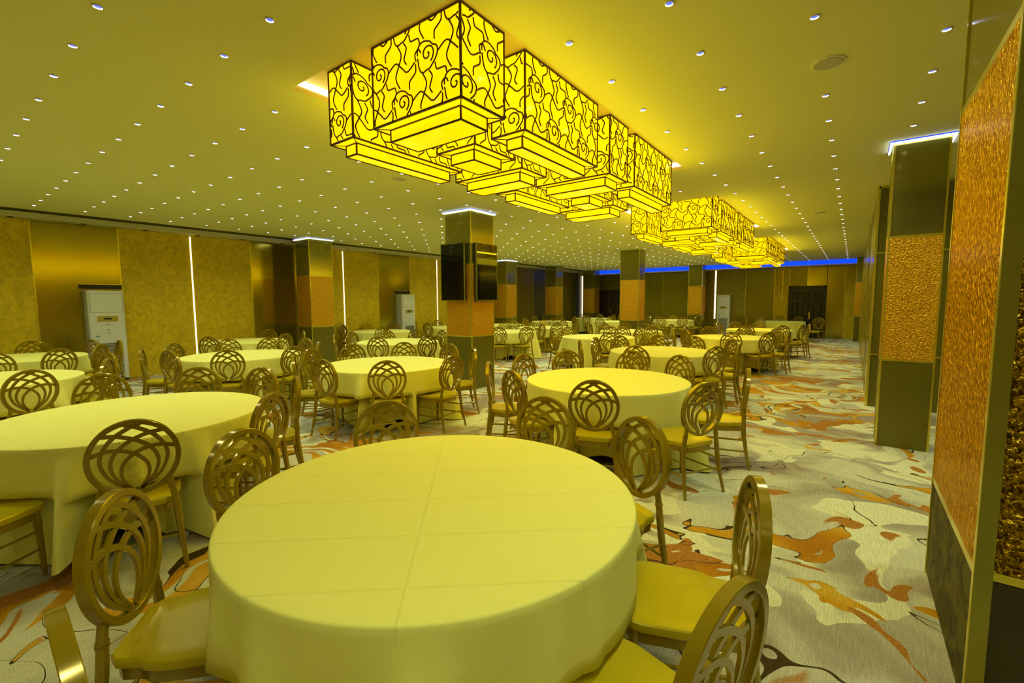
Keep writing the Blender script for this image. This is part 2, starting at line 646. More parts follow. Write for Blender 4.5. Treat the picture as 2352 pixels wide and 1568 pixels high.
o = bxo('wall_near', 'brown_panel', XE, XE + .05, YB, 8.66, 0, CH)
tag(o, 'gold wall of the entry bay outside the view', kind='structure')
o = bxo('wall_behind', 'mottled_gold', XL, XE, YB - .05, YB, 0, CH + .1)
tag(o, 'gold wall behind the camera', kind='structure')


# ------------------------------------------------------------------ columns
def column(label, x0, x1, y0, y1, zs=(0, .97, 2.285), led='', mosaic='copper_mosaic', base='dark_bronze', top='brushed_dark', faces='xXyY', trim=.012):
    """clad column: on every face a base panel, a hammered mosaic panel and a dark upper panel, gold trims between"""
    t = structure('column', label, ((x0 + x1) / 2, (y0 + y1) / 2, 0))
    w, d = (x1 - x0) / 2, (y1 - y0) / 2
    bxo('column_core', 'black_metal', -w + .02, w - .02, -d + .02, d - .02, 0, CH, t)
    zz = list(zs) + [CH]
    kinds = (('base_panel', base), ('mosaic_panel', mosaic), ('upper_panel', top))
    for fc in faces:
        for i, (nm, m) in enumerate(kinds):
            z0, z1 = zz[i] + (trim if i else 0), zz[i + 1] - (trim if i < 2 else 0)
            p = .004 if nm == 'mosaic_panel' else 0
            if fc == 'x':
                b = (-w - p, -w + .02, -d + trim, d - trim)
            elif fc == 'X':
                b = (w - .02, w + p, -d + trim, d - trim)
            elif fc == 'y':
                b = (-w + trim, w - trim, -d - p, -d + .02)
            else:
                b = (-w + trim, w - trim, d - .02, d + p)
            bxo(nm, m, *b, z0, z1, t)
    for sx in (-1, 1):
        for sy in (-1, 1):
            bxo('corner_trim', 'gold_trim', sx * w - trim + .002 * sx, sx * w + trim * .4, sy * d - trim, sy * d + trim * .4, 0, CH, t) if sx > 0 and sy > 0 else \
                bxo('corner_trim', 'gold_trim', min(sx * w - trim * .4 * (sx < 0), sx * w - trim * (sx > 0)), max(sx * w + trim * (sx < 0), sx * w + trim * .4 * (sx > 0)),
                    min(sy * d - trim * .4 * (sy < 0), sy * d - trim * (sy > 0)), max(sy * d + trim * (sy < 0), sy * d + trim * .4 * (sy > 0)), 0, CH, t)
    for z in zs[1:]:
        mb = MB().use('gold_trim')
        mb.box(-w - .004, w + .004, -d - .004, d + .004, z - trim, z + trim)
        mb.build('band_trim', t)
    if led:
        g = .035
        for nm, m, z0, z1, e in (('lamp_strip', 'led_white', CH - .030, CH - .011, 0), ('blue_lamp_edge', 'led_blue', CH - .011, CH - .001, .004)):
            if 'y' in led:
                bxo(nm, m, -w - g - e, w + g + e, -d - g - e, -d - g + .014, z0, z1, t)
            if 'X' in led:
                bxo(nm, m, w + g - .014, w + g + e, -d - g, d + g, z0, z1, t)
            if 'x' in led:
                bxo(nm, m, -w - g - e, -w - g + .014, -d - g, d + g, z0, z1, t)
    return t


tvc = column('square clad column carrying two upright black screens', -6.13, -5.50, 6.10, 6.73, led='yX')
column('square clad column near the left wall with orange mosaic band', -11.80, -11.14, 6.22, 6.86, led='yX')
column('square clad column by the left wall just right of the screen column', -11.70, -11.05, 14.35, 15.00, led='yX')
column('slim clad column by the left wall toward the end corner', -11.60, -11.02, 18.05, 18.65)
column('clad column nearest the far left corner', -11.76, -11.10, 22.05, 22.66)
column('lone clad column in the middle of the hall', -6.20, -5.56, 14.20, 14.72)
column('clad column before the end wall beside the blue light line', -6.24, -5.64, 22.10, 22.68)
column('clad column at the right aisle with a white light line on top', .265, .70, 6.34, 6.70, zs=(0, .955, 2.265), led='xyX')
column('large nearest clad column at the right edge with coarse mosaic', .42, 1.60, 2.36, 3.50, zs=(0, .57, 2.60), mosaic='copper_mosaic_fine', base='mottled_dark', top='brushed_dark', faces='xXY', trim=.018)
column('shallow clad pilaster at the end of the right wall', .03, .30, 22.06, 22.66)
near = [o for o in COL.objects if o.get('label', '').startswith('large nearest')][0]
wN, dN = (1.60 - .42) / 2, (3.50 - 2.36) / 2
for nm, m, z0, z1 in (('base_panel', 'dark_brown_panel', 0, .555), ('mosaic_panel', 'bronze_mosaic_coarse', .59, 2.58), ('upper_panel', 'brushed_dark', 2.62, CH)):
    bxo(nm, m, -wN + .02, wN - .02, -dN - .004, -dN + .02, z0, z1, near)
bxo('corner_guard', 'bezel_gold', -wN - .004, -wN + .045, -dN - .010, -dN + .02, .60, CH, near)
bxo('corner_guard', 'bezel_gold', -wN - .004, -wN + .045, -dN - .012, -dN + .02, 0, .60, near)


# ------------------------------------------------------------------ chandeliers
MX0, MX1 = 0, 0
LANT = [  # x0, x1, y0, y1 measured from the pocket's front left corner: nine lanterns
    (.28, .57, .15, 1.30), (.82, 1.65, .15, .56), (.77, 1.18, .80, 1.30), (1.35, 1.65, .80, 1.92), (.28, 1.10, 1.53, 1.93),
    (.28, .57, 2.17, 3.29), (.82, 1.65, 2.18, 2.60), (1.35, 1.65, 2.79, 3.98), (.77, 1.16, 2.80, 3.29), (.28, 1.08, 3.52, 3.98)]
ZM, ZT1, ZTOP = 2.807, 2.722, CH + PD - .004


def catmull(pts, n):
    out = []
    P = [pts[0]] + list(pts) + [pts[-1]]
    for i in range(1, len(P) - 2):
        for k in range(n):
            t = k / n
            a, b, c, d = P[i - 1], P[i], P[i + 1], P[i + 2]
            out.append(tuple(.5 * (2 * b[j] + (c[j] - a[j]) * t + (2 * a[j] - 5 * b[j] + 4 * c[j] - d[j]) * t * t + (3 * b[j] - a[j] - 3 * c[j] + d[j]) * t ** 3) for j in range(len(b))))
    out.append(tuple(pts[-1]))
    return out


def cloud_lines():
    """one period of the cloud tracery (width PWd, height PHt): list of (u, v) polylines"""
    L = []
    PWd, PHt = .47, .47
    cents = [(.1175, .1175), (.3525, .3525)]

    def cloud(cx, cy):
        sp = []                                          # the curl, wound out to the rim
        for k in range(21):
            t = k / 20
            a = math.radians(60 - 480 * t)
            r = .008 + .052 * t
            sp.append((cx + .006 + r * math.cos(a) * 1.04, cy + .006 + r * math.sin(a)))
        L.append(sp)
        ol = []                                          # shell outline with two notches
        for k in range(41):
            t = k / 40
            a = math.radians(168 - 352 * t)
            r = .089 + .010 * math.cos(3 * a - .6) - .015 * math.exp(-((t - .36) / .05) ** 2) - .015 * math.exp(-((t - .74) / .05) ** 2)
            ol.append((cx + r * math.cos(a), cy - .004 + r * math.sin(a) * 1.05))
        L.append(ol)
        L.append(catmull([(cx - .050, cy + .024), (cx - .074, cy + .056), (cx - .106, cy + .032), (cx - .096, cy - .014)], 4))
    for c in cents:
        cloud(*c)

    def wave(x0, y0, x1, y1, w):
        nx, ny = -(y1 - y0), (x1 - x0)
        ln = math.hypot(nx, ny)
        nx, ny = nx / ln * w, ny / ln * w
        L.append(catmull([(x0, y0), (x0 + (x1 - x0) * .28 + nx, y0 + (y1 - y0) * .28 + ny), (x0 + (x1 - x0) * .5, y0 + (y1 - y0) * .5),
                          (x0 + (x1 - x0) * .72 - nx, y0 + (y1 - y0) * .72 - ny), (x1, y1)], 5))
    for cx, cy in cents:
        wave(cx + .072, cy + .070, cx + .235 - .102, cy + .235 - .024, .018)    # to the cloud up right
        wave(cx + .074, cy - .064, cx + .235 - .060, cy - .235 + .078, -.022)   # down right
        wave(cx - .020, cy + .098, cx - .045, cy + .47 - .088, .034)            # straight up
        wave(cx + .022, cy - .098, cx + .050, cy - .240, .018)                  # down to the lead line below
        wave(cx + .100, cy - .004, cx + .47 - .108, cy - .010, .040)            # across to the next cloud
    return L, PWd, PHt


CL, PWd, PHt = cloud_lines()


def ribbons(mb, width, height, place, off, w=.0058):
    """clip the periodic tracery to a width x height face and raise it as came strips"""
    ox, oy = off
    for i in range(int(math.floor((-ox - .6) / PWd)), int(math.ceil((width - ox + .6) / PWd))):
        for j in range(int(math.floor((-oy - .6) / PHt)), int(math.ceil((height - oy + .6) / PHt))):
            for pl in CL:
                run = []
                for (u, v) in pl:
                    p = (u + ox + i * PWd, v + oy + j * PHt)
                    if .004 < p[0] < width - .004 and .004 < p[1] < height - .004:
                        run.append(p)
                    else:
                        if len(run) > 1:
                            strip(mb, run, place, w)
                        run = []
                if len(run) > 1:
                    strip(mb, run, place, w)


def strip(mb, run, place, w):
    b = len(mb.v)
    n = len(run)
    for i, p in enumerate(run):
        a, c = run[max(i - 1, 0)], run[min(i + 1, n - 1)]
        dx, dy = c[0] - a[0], c[1] - a[1]
        ln = math.hypot(dx, dy) or 1
        nx, ny = -dy / ln * w, dx / ln * w
        mb.v += [place(p[0] + nx, p[1] + ny, 0), place(p[0], p[1], .006), place(p[0] - nx, p[1] - ny, 0)]
    for i in range(n - 1):
        q = b + i * 3
        mb.face([q, q + 3, q + 4, q + 1])
        mb.face([q + 1, q + 4, q + 5, q + 2])


def frame_bars(mb, x0, x1, y0, y1, z0, z1, t):
    for x in (x0, x1):
        for y in (y0, y1):
            mb.box(x - t, x + t, y - t, y + t, z0 - t, z1)
    for z in (z0, z1 - t):
        for y in (y0, y1):
            mb.box(x0, x1, y - t, y + t, z - t, z + t)
        for x in (x0, x1):
            mb.box(x - t, x + t, y0, y1, z - t, z + t)


def make_chandelier():
    root = thing('chandelier', 'nearest cluster of glowing yellow cloud pattern lanterns', 'chandelier', (0, 0, 0), group='lantern chandeliers along the hall')
    for n, (x0, x1, y0, y1) in enumerate(LANT):
        mb = MB().use('lantern_glass').box(x0, x1, y0, y1, ZM, ZTOP)
        la = mb.build('lantern', root)
        I = .08
        mb = MB().use('lantern_glass').box(x0 + I, x1 - I, y0 + I, y1 - I, ZT1, ZM - .002)
        mb.build('lower_tier', la)
        mb = MB().use('lantern_frame')
        frame_bars(mb, x0, x1, y0, y1, ZM, ZTOP, .006)
        frame_bars(mb, x0 + I, x1 - I, y0 + I, y1 - I, ZT1, ZM, .005)
        for sx, sy, ex, ey in ((x0, y0, x0 + I, y0 + I), (x1, y0, x1 - I, y0 + I), (x0, y1, x0 + I, y1 - I), (x1, y1, x1 - I, y1 - I)):
            mb.tube([(sx, sy, ZM - .001), (ex, ey, ZM - .001)], .004, 4)
        mb.build('frame', la)
        mb = MB().use('lantern_frame')
        H = ZTOP - ZM
        o1 = ((n * .19) % .5, -.03 if n % 2 else .02)
        ribbons(mb, x1 - x0, H, lambda u, v, h: (x0 + u, y0 - .001 - h, ZM + v), o1)
        ribbons(mb, y1 - y0, H, lambda u, v, h: (x1 + .001 + h, y0 + u, ZM + v), (o1[0] + .2, o1[1]))
        ribbons(mb, x1 - x0, H, lambda u, v, h: (x1 - u, y1 + .001 + h, ZM + v), o1)
        ribbons(mb, y1 - y0, H, lambda u, v, h: (x0 - .001 - h, y1 - u, ZM + v), o1)
        mb.build('tracery', la)
    return root


ch0 = make_chandelier()
index_children(ch0)
ch0.location = (POCKET_X0, CHAND_Y[0], 0)
for y, lab in ((CHAND_Y[1], 'middle cluster of glowing yellow cloud pattern lanterns'), (CHAND_Y[2], 'farthest cluster of glowing yellow cloud pattern lanterns')):
    c = copy_tree(ch0)
    c.location = (POCKET_X0, y, 0)
    c['label'] = lab

# ------------------------------------------------------------------ downlights and ceiling loudspeakers
ring = [(math.cos(i * math.pi / 6), math.sin(i * math.pi / 6)) for i in range(12)]


def cup(seg=12):
    tr_, gl, le = MB().use('lamp_trim'), MB().use('downlight_glow'), MB().use('downlight_blue')
    R0, R1, D = .027, .022, .007

    def rg(mb, r, z):
        b = len(mb.v)
        mb.v += [(r * x, r * y, z) for x, y in ring]
        return b

    def band(mb, a, b):
        for i in range(12):
            mb.face([a + i, a + (i + 1) % 12, b + (i + 1) % 12, b + i])
    a, b, c = rg(tr_, R0, 0), rg(tr_, R0 * .97, -D), rg(tr_, R1, -D)
    band(tr_, a, b)
    band(tr_, b, c)
    a, b = rg(gl, R1, -D), rg(gl, R1 * .9, -.002)
    band(gl, a, b)
    a = rg(le, R1 * .9, -.002)
    le.face([a + i for i in range(12)])
    return tr_, gl, le


UNITS = 'zeroth first second third fourth fifth sixth seventh eighth ninth tenth eleventh twelfth thirteenth fourteenth fifteenth sixteenth seventeenth eighteenth nineteenth'.split()


def ordinal(n):
    if n < 20:
        return UNITS[n]
    t, u = divmod(n, 10)
    return ('twentieth', 'thirtieth', 'fortieth')[t - 2] if u == 0 else ('twenty', 'thirty', 'forty')[t - 2] + '-' + UNITS[u]


def make_downlights():
    spots = []
    for c in range(0, 24):
        for r in range(-3, 35):
            x, y = GRID0[0] + GRID0[2] * c, GRID0[1] + GRID0[2] * r
            if x > 2.2 and y > 8.6 or y > YC - .25 or x > XR - .1 and y > 8.5:
                continue
            if POCKET_X0 - .12 < x < POCKET_X1 + .12 and any(y0 - .12 < y < y0 + POCKET_L + .12 for y0 in CHAND_Y):
                continue
            if any(a < x < b and c_ < y < d for a, b, c_, d in COLS):
                continue
            v = Vector((x, y, CH - 1.6))
            f = Vector((-math.sin(YAW), math.cos(YAW), 0))
            d = v.dot(f)
            rr = v.dot(Vector((math.cos(YAW), math.sin(YAW), 0)))
            if d < .5 or abs(rr) > d * 1.25:
                continue
            spots.append((v.length, x, y, c, r))
    spots.sort()
    t3, g3, l3 = cup()
    mt, mg, ml = t3.mesh('downlight_trim', True), g3.mesh('downlight_glow', True), l3.mesh('downlight_lens')
    al = MB()
    for q in (t3, g3, l3):
        al.add(q)
    ma = al.mesh('downlight', True)
    r0 = min(q[4] for q in spots)
    for i, (d, x, y, c, r) in enumerate(spots[:300]):
        LAB = 'small round ceiling downlight, %s row from the front, %s from the left wall' % (ordinal(r - r0 + 1), ordinal(c + 1))
        if i < 70:
            t = thing('downlight', LAB, 'downlight', (x, y, CH), 0, 'downlights in the ceiling grid')
            for nm, me in (('trim', mt), ('reflector', mg), ('lens', ml)):
                link(nm, me, t)
        else:
            o = link('downlight', ma, None, (x, y, CH))
            tag(o, LAB, 'downlight', 'downlights in the ceiling grid')
    far = MB()
    for d, x, y, c, r in spots[300:]:
        far.add(al, Matrix.Translation((x, y, CH)))
    if far.v:
        o = far.build('distant_downlights', None, True)
        tag(o, 'tiny white downlights of the ceiling grid toward the end wall', 'downlight', kind='stuff')


COLS = [(-6.2, -5.45, 6.05, 6.8), (-11.9, -11.0, 6.1, 6.95), (-11.8, -10.95, 14.25, 15.1), (-11.7, -10.9, 17.95, 18.75), (-11.9, -11, 21.9, 22.8), (-6.3, -5.45, 14.1, 14.8),
        (-6.35, -5.5, 22, 22.8), (.2, .8, 6.25, 6.8), (.3, 1.7, 2.3, 3.6), (-.05, .4, 21.9, 22.8)]
make_downlights()
for x, y, lab in ((-.222, 3.97, 'round ceiling loudspeaker grille near the right row of downlights'), (-4.94, 4.08, 'round ceiling loudspeaker grille left of the nearest chandelier'),
                  (-5.02, 10.46, 'small round loudspeaker grille left of the middle chandelier'), (-.606, 10.44, 'small round loudspeaker grille right of the middle chandelier')):
    t = thing('ceiling_loudspeaker', lab, 'loudspeaker', (x, y, CH))
    MB().use('fascia_paint').prism([(.105 * a, .105 * b) for a, b in ring], [(-.008, .96), (-.004, 1), (0, 1)]).build('rim', t)
    mb = MB().use('speaker_grille').prism([(.090 * a, .090 * b) for a, b in ring], [(-.012, .95), (-.008, 1), (-.002, 1)])
    mb.build('grille', t)


# ------------------------------------------------------------------ screens on the column
def screen(label, loc, rz, w, z0, z1):
    t = thing('wall_screen', label, 'screen', loc, rz)
    bxo('casing', 'black_metal', -w / 2, w / 2, .0, .055, z0, z1, t)
    bxo('display', 'screen_black', -w / 2 + .010, w / 2 - .010, -.004, .001, z0 + .012, z1 - .010, t)
    mb = MB().use('bezel_gold')
    mb.box(-w / 2 - .002, -w / 2 + .009, -.007, .02, z0, z1)
    mb.box(w / 2 - .009, w / 2 + .002, -.007, .02, z0, z1)
    mb.box(-w / 2, w / 2, -.007, .02, z1 - .009, z1 + .002)
    mb.box(-w / 2, w / 2, -.007, .02, z0 - .002, z0 + .011)
    mb.build('bezel', t)
    bxo('wall_bracket', 'black_metal', -.10, .10, .055, .085, (z0 + z1) / 2 - .2, (z0 + z1) / 2 + .2, t)


screen('upright black screen on the left face of the middle column', (-5.875, 6.01, 0), 0, .58, 1.625, 2.655)
screen('upright black screen on the right face reflecting the chandelier', (-5.41, 6.435, 0), math.pi / 2, .58, 1.625, 2.655)


# ------------------------------------------------------------------ standing air conditioners
def air_conditioner():
    t = thing('air_conditioner', 'x', 'air conditioner')
    w, d, h = .29, .32, 1.86
    bm = MB().use('ac_white')
    # cabinet with rounded front uprights, front faces -y
    r = .05
    out = [(-w, d)]
    for i in range(5):
        a = math.pi + i / 4 * math.pi / 2
        out.append((-w + r + r * math.cos(a), r + r * math.sin(a)))
    for i in range(5):
        a = 1.5 * math.pi + i / 4 * math.pi / 2
        out.append((w - r + r * math.cos(a), r + r * math.sin(a)))
    out.append((w, d))
    bm.prism(out, [(.05, 1), (h - .01, 1), (h, .98)])
    bm.build('cabinet', t)
    bxo('plinth', 'ac_dark', -w + .02, w - .02, .02, d - .02, 0, .05, t)
    bxo('outlet_cover', 'ac_white', -w + .045, w - .045, -.008, .0, 1.43, 1.80, t)
    mb = MB().use('ac_grey')
    mb.box(-w + .035, w - .035, -.003, .0, 1.42, 1.81)
    mb.build('outlet_seam', t)
    pn = bxo('control_panel', 'ac_gold', -.155, .165, -.006, .0, 1.235, 1.345, t)
    bxo('display', 'ac_dark', -.055, .065, -.009, -.005, 1.275, 1.310, pn)
    for z, wd, m in ((1.20, .015, 'ac_grey'), (1.175, .07, 'ac_grey'), (1.06, .02, 'lantern_frame'), (1.00, .07, 'ac_grey')):
        bxo('front_print', m, .005 - wd / 2, .005 + wd / 2, -.003, 0, z - .008, z + .008, t)
    bxo('badge', 'ac_grey', -.19, -.165, -.003, 0, 1.19, 1.205, t)
    st = bxo('rating_sticker', 'fascia_paint', -.205, -.14, -.003, 0, .83, .955, t)
    bxo('sticker_header', 'ac_blue', -.205, -.14, -.004, -.002, .935, .955, st)
    for z in (.915, .89, .865, .84):
        bxo('sticker_print', 'ac_grey', -.198, -.148, -.004, -.002, z - .004, z + .004, st)
    bxo('intake_recess', 'ac_dark', -.175, .205, -.002, .002, .115, .805, t)
    n = 23
    for i in range(n):
        z = .125 + i * .030
        mb = MB().use('ac_white')
        mb.quad((-.175, -.001, z), (.205, -.001, z), (.205, -.012, z + .016), (-.175, -.012, z + .016))
        mb.quad((-.175, -.012, z + .016), (.205, -.012, z + .016), (.205, -.001, z + .019), (-.175, -.001, z + .019))
        mb.build('intake_slat', t)
    bxo('foot_vent', 'ac_dark', .06, .21, -.004, 0, .062, .085, t)
    return t


ac = air_conditioner()
index_children(ac)
ac.location = (XL + .325, 2.42, 0)
ac.rotation_euler = (0, 0, math.radians(90))
ac['label'] = 'white floor standing air conditioner by the left lamp strip'
ac['group'] = 'standing air conditioners'
c = copy_tree(ac)
c.location = (XL + .325, 10.27, 0)
c['label'] = 'white air conditioner between the wall column and screen column'
c = copy_tree(ac)
c.location = (-4.86, YE - .33, 0)
c.rotation_euler = (0, 0, 0)
c['label'] = 'white air conditioner at the end wall by the lamp strip'
for nm, (a, b, cc, d) in (('x', (XL, XL + .02, 2.08, 2.75)), ('x', (XL, XL + .02, 9.95, 10.59))):
    mb = MB().use('black_metal')  # flat black strip stands in for the shade of a recess above the unit
    mb.box(a, b, cc, d, 1.90, 1.985)
    mb.build('painted_recess_shadow', wl)
    bxo('recess_trim', 'gold_trim', a, b + .01, cc, d, 1.985, 2.0, wl)
bxo('recess_trim', 'gold_trim', -5.15, -4.52, YE - .02, YE, 1.90, 1.93, we)


# ------------------------------------------------------------------ doors
def door_leaf(parent, x0, x1, z1, cols, m, y=YE - .03):
    lf = bxo('leaf', m, x0 + .004, x1 - .004, y, y + .045, .02, z1, parent)
    cw = (x1 - x0) / cols
    for c_ in range(cols):
        a, b = x0 + c_ * cw + .075, x0 + (c_ + 1) * cw - .075
        for z0, zz in ((.16, .72), (.86, 1.52), (1.66, 1.92)):
            mb = MB().use(m)
            i = .035
            o_ = [(a, z0), (b, z0), (b, zz), (a, zz)]
            n_ = [(a + i, z0 + i), (b - i, z0 + i), (b - i, zz - i), (a + i, zz - i)]
            for k in range(4):
                p, q = o_[k], o_[(k + 1) % 4]
                r, s = n_[(k + 1) % 4], n_[k]
                mb.quad((p[0], y - .001, p[1]), (q[0], y - .001, q[1]), (r[0], y - .022, r[1]), (s[0], y - .022, s[1]))
            mb.quad(*[(p[0], y - .022, p[1]) for p in n_])
            mb.build('raised_panel', lf)
    return lf


dr = structure('door_1', 'black panelled double door in the end wall')
mb = MB().use('door_black')
for a, b, z0, z1 in ((DOORX0, DOORX0 + .07, 0, DOORH), (DOORX1 - .07, DOORX1, 0, DOORH), (DOORX0, DOORX1, DOORH - .07, DOORH)):
    mb.box(a, b, YE - .06, YE + .02, z0, z1)
mb.build('door_frame', dr)
lf = door_leaf(dr, DOORX0 + .07, -1.45, DOORH - .07, 2, 'door_black')
door_leaf(dr, -1.45, DOORX1 - .07, DOORH - .07, 1, 'door_black')
mb = MB().use('steel_gold').box(-1.53, -1.47, YE - .045, YE - .03, .80, 1.12)
mb.tube([(-1.50, YE - .045, 1.03), (-1.50, YE - .09, 1.03), (-1.62, YE - .095, 1.03)], .012, 6)
mb.build('door_handle', lf)
d2 = structure('door_2', 'dark maroon double door in the far left of the end wall')
mb = MB().use('door_maroon')
X0, X1 = -11.31, -10.10
for a, b, z0, z1 in ((X0, X0 + .08, 0, 2.2), (X1 - .08, X1, 0, 2.2), (X0, X1, 2.12, 2.2)):
    mb.box(a, b, YE - .05, YE + .02, z0, z1)
mb.build('door_frame', d2)
door_leaf(d2, X0 + .08, (X0 + X1) / 2, 2.12, 1, 'door_maroon')
lf = door_leaf(d2, (X0 + X1) / 2, X1 - .08, 2.12, 1, 'door_maroon')
mb = MB().use('steel_gold').box(-10.68, -10.64, YE - .05, YE - .03, .95, 1.25)
mb.build('door_handle', lf)

# ------------------------------------------------------------------ tables, cloths and chairs
TABLES = [
    ('T1',-1.46,1.38,[(21,1.30,'e'),(64,1.22,'f'),(100,1.26,'f'),(154,1.14,'f'),(200,1.14,'f'),(240,1.16,'e'),(277,1.25,'b'),(348,1.30,'b')]),
    ('T2',-2.12,4.53,[(14,1.38,'e'),(68,1.22,'f'),(100,1.30,'f'),(140,1.26,'f'),(174,1.22,'f'),(212,1.30,'e'),(246,1.18,'b'),(290,1.18,'b'),(330,1.38,'b')]),
    ('T3',-4.39,1.00,[(30,1.14,'b'),(70,1.14,'e'),(111,1.22,'e'),(143,1.26,'f'),(178,1.26,'f'),(304,1.32,'e'),(346,1.18,'b')]),
    ('T4',-5.14,3.95,[(4,1.18,'b'),(52,1.22,'e'),(90,1.22,'f'),(130,1.26,'f'),(168,1.26,'f'),(204,1.22,'f'),(240,1.18,'e'),(280,1.10,'b'),(322,1.18,'b')]),
    ('T5',-7.97,3.24,[(14,1.14,'b'),(48,1.18,'e'),(100,1.22,'f'),(136,1.18,'f'),(168,1.26,'f'),(212,1.22,'f'),(248,1.30,'e'),(286,1.14,'b'),(328,1.10,'b')]),
    ('T6',-7.71,0.40,[(14,1.18,'b'),(62,1.14,'e'),(104,1.22,'e')]),
    ('T7',-10.57,0.94,[(17,1.24,'b'),(49,1.20,'e'),(88,1.30,'e'),(122,1.22,'f'),(164,1.22,'f'),(346,1.22,'b')]),
    ('T8',-10.90,4.49,[(18,1.18,'b'),(70,1.22,'e'),(132,1.22,'f'),(306,1.18,'b')]),
    ('T9',-7.89,6.36,[(84,1.22,'f'),(120,1.22,'f'),(154,1.26,'f'),(198,1.22,'f'),(236,1.30,'e'),(302,1.18,'b'),(350,1.18,'b')]),
    ('T10',-11.22,8.39,[(120,1.18,'f'),(164,1.12,'f'),(207,1.22,'e'),(326,1.22,'b')]),
    ('T11',-11.05,11.21,[(160,1.20,'f'),(228,1.20,'f'),(274,1.18,'b')]),
    ('T12',-2.57,7.67,[(4,1.18,'b'),(44,1.30,'e'),(80,1.22,'f'),(112,1.20,'f'),(150,1.20,'f'),(184,1.22,'e'),(214,1.40,'b'),(270,1.18,'b'),(328,1.18,'e')]),
    ('T13',-4.90,9.96,[(56,1.18,'e'),(100,1.22,'f'),(158,1.18,'f'),(234,1.18,'e'),(308,1.18,'b')]),
    ('T14',-2.28,11.58,[(46,1.22,'e'),(86,1.22,'f'),(126,1.22,'f'),(158,1.22,'f'),(192,1.26,'e'),(228,1.18,'b'),(282,1.18,'b'),(318,1.20,'b'),(354,1.20,'e')]),
    ('T15',-7.99,10.34,[(62,1.20,'e'),(131,1.22,'f'),(298,1.18,'b'),(334,1.22,'b')]),
    ('T16',-8.20,12.70,[(57,1.22,'e'),(89,1.18,'f'),(124,1.22,'f'),(156,1.22,'f'),(286,1.16,'b'),(322,1.18,'b')]),
    ('T17',-5.08,12.43,[(42,1.22,'e'),(78,1.18,'f'),(121,1.22,'f'),(154,1.22,'f'),(190,1.22,'e'),(282,1.18,'b'),(318,1.18,'b')]),
    ('T18',-10.36,16.60,[(64,1.22,'e'),(104,1.22,'f'),(160,1.22,'f'),(195,1.22,'e'),(306,1.18,'b')]),
    ('T19',-10.50,20.90,[(27,1.20,'e'),(59,1.18,'f'),(102,1.18,'f'),(150,1.22,'f'),(278,1.18,'b')]),
    ('T19b',-8.16,17.96,[(118,1.22,'f'),(270,1.22,'b')]),
    ('T20',-6.50,20.80,[(20,1.22,'e'),(65,1.22,'f'),(108,1.22,'f'),(142,1.22,'f'),(230,1.22,'e'),(262,1.18,'b'),(306,1.18,'b'),(344,1.18,'b')]),
    ('T15b',-10.50,13.30,[(72,1.10,'e'),(109,1.12,'f'),(330,1.22,'b')]),
    ('T21',-2.20,15.00,[(13,1.26,'e'),(98,1.22,'f'),(132,1.22,'f'),(164,1.22,'e'),(264,1.18,'b'),(306,1.22,'b'),(341,1.18,'b')]),
    ('T22',-2.35,21.39,[(64,1.22,'f'),(98,1.22,'f'),(188,1.26,'e'),(240,1.18,'b')]),
]
TLAB = {
    'T1': 'the nearest table', 'T2': 'the bright central table', 'T3': 'the large table at left edge', 'T4': 'the table before the screen column',
    'T5': 'the table left of the wall column', 'T6': 'the second table at left edge', 'T7': 'the table before the left air conditioner', 'T8': 'the table at the wall column foot',
    'T9': 'the pale table left of the screens', 'T10': 'the small table by the middle air conditioner', 'T11': 'the table half hidden behind the screens',
    'T12': 'the table behind the bright central one', 'T13': 'the pale table in mid hall', 'T14': 'the bright yellow table under the middle chandelier',
    'T15': 'the table emerging right of the screens', 'T16': 'the far pale table left of mid hall', 'T17': 'the table before the lone column', 'T18': 'the table before the slim column',
    'T19': 'the table nearest the far left corner', 'T19b': 'the far table just left of lone column', 'T20': 'the far table below the blue line', 'T15b': 'the sliver of table by the third wall column',
    'T21': 'the table under the farthest chandelier', 'T22': 'the farthest right table by the door'}
RT = .845
TURN = {('T1', 240): -.17, ('T1', 277): -.17}                  # chairs that do not face their table squarely


def ad0(a, b):
    return (a - b + math.pi) % (2 * math.pi) - math.pi


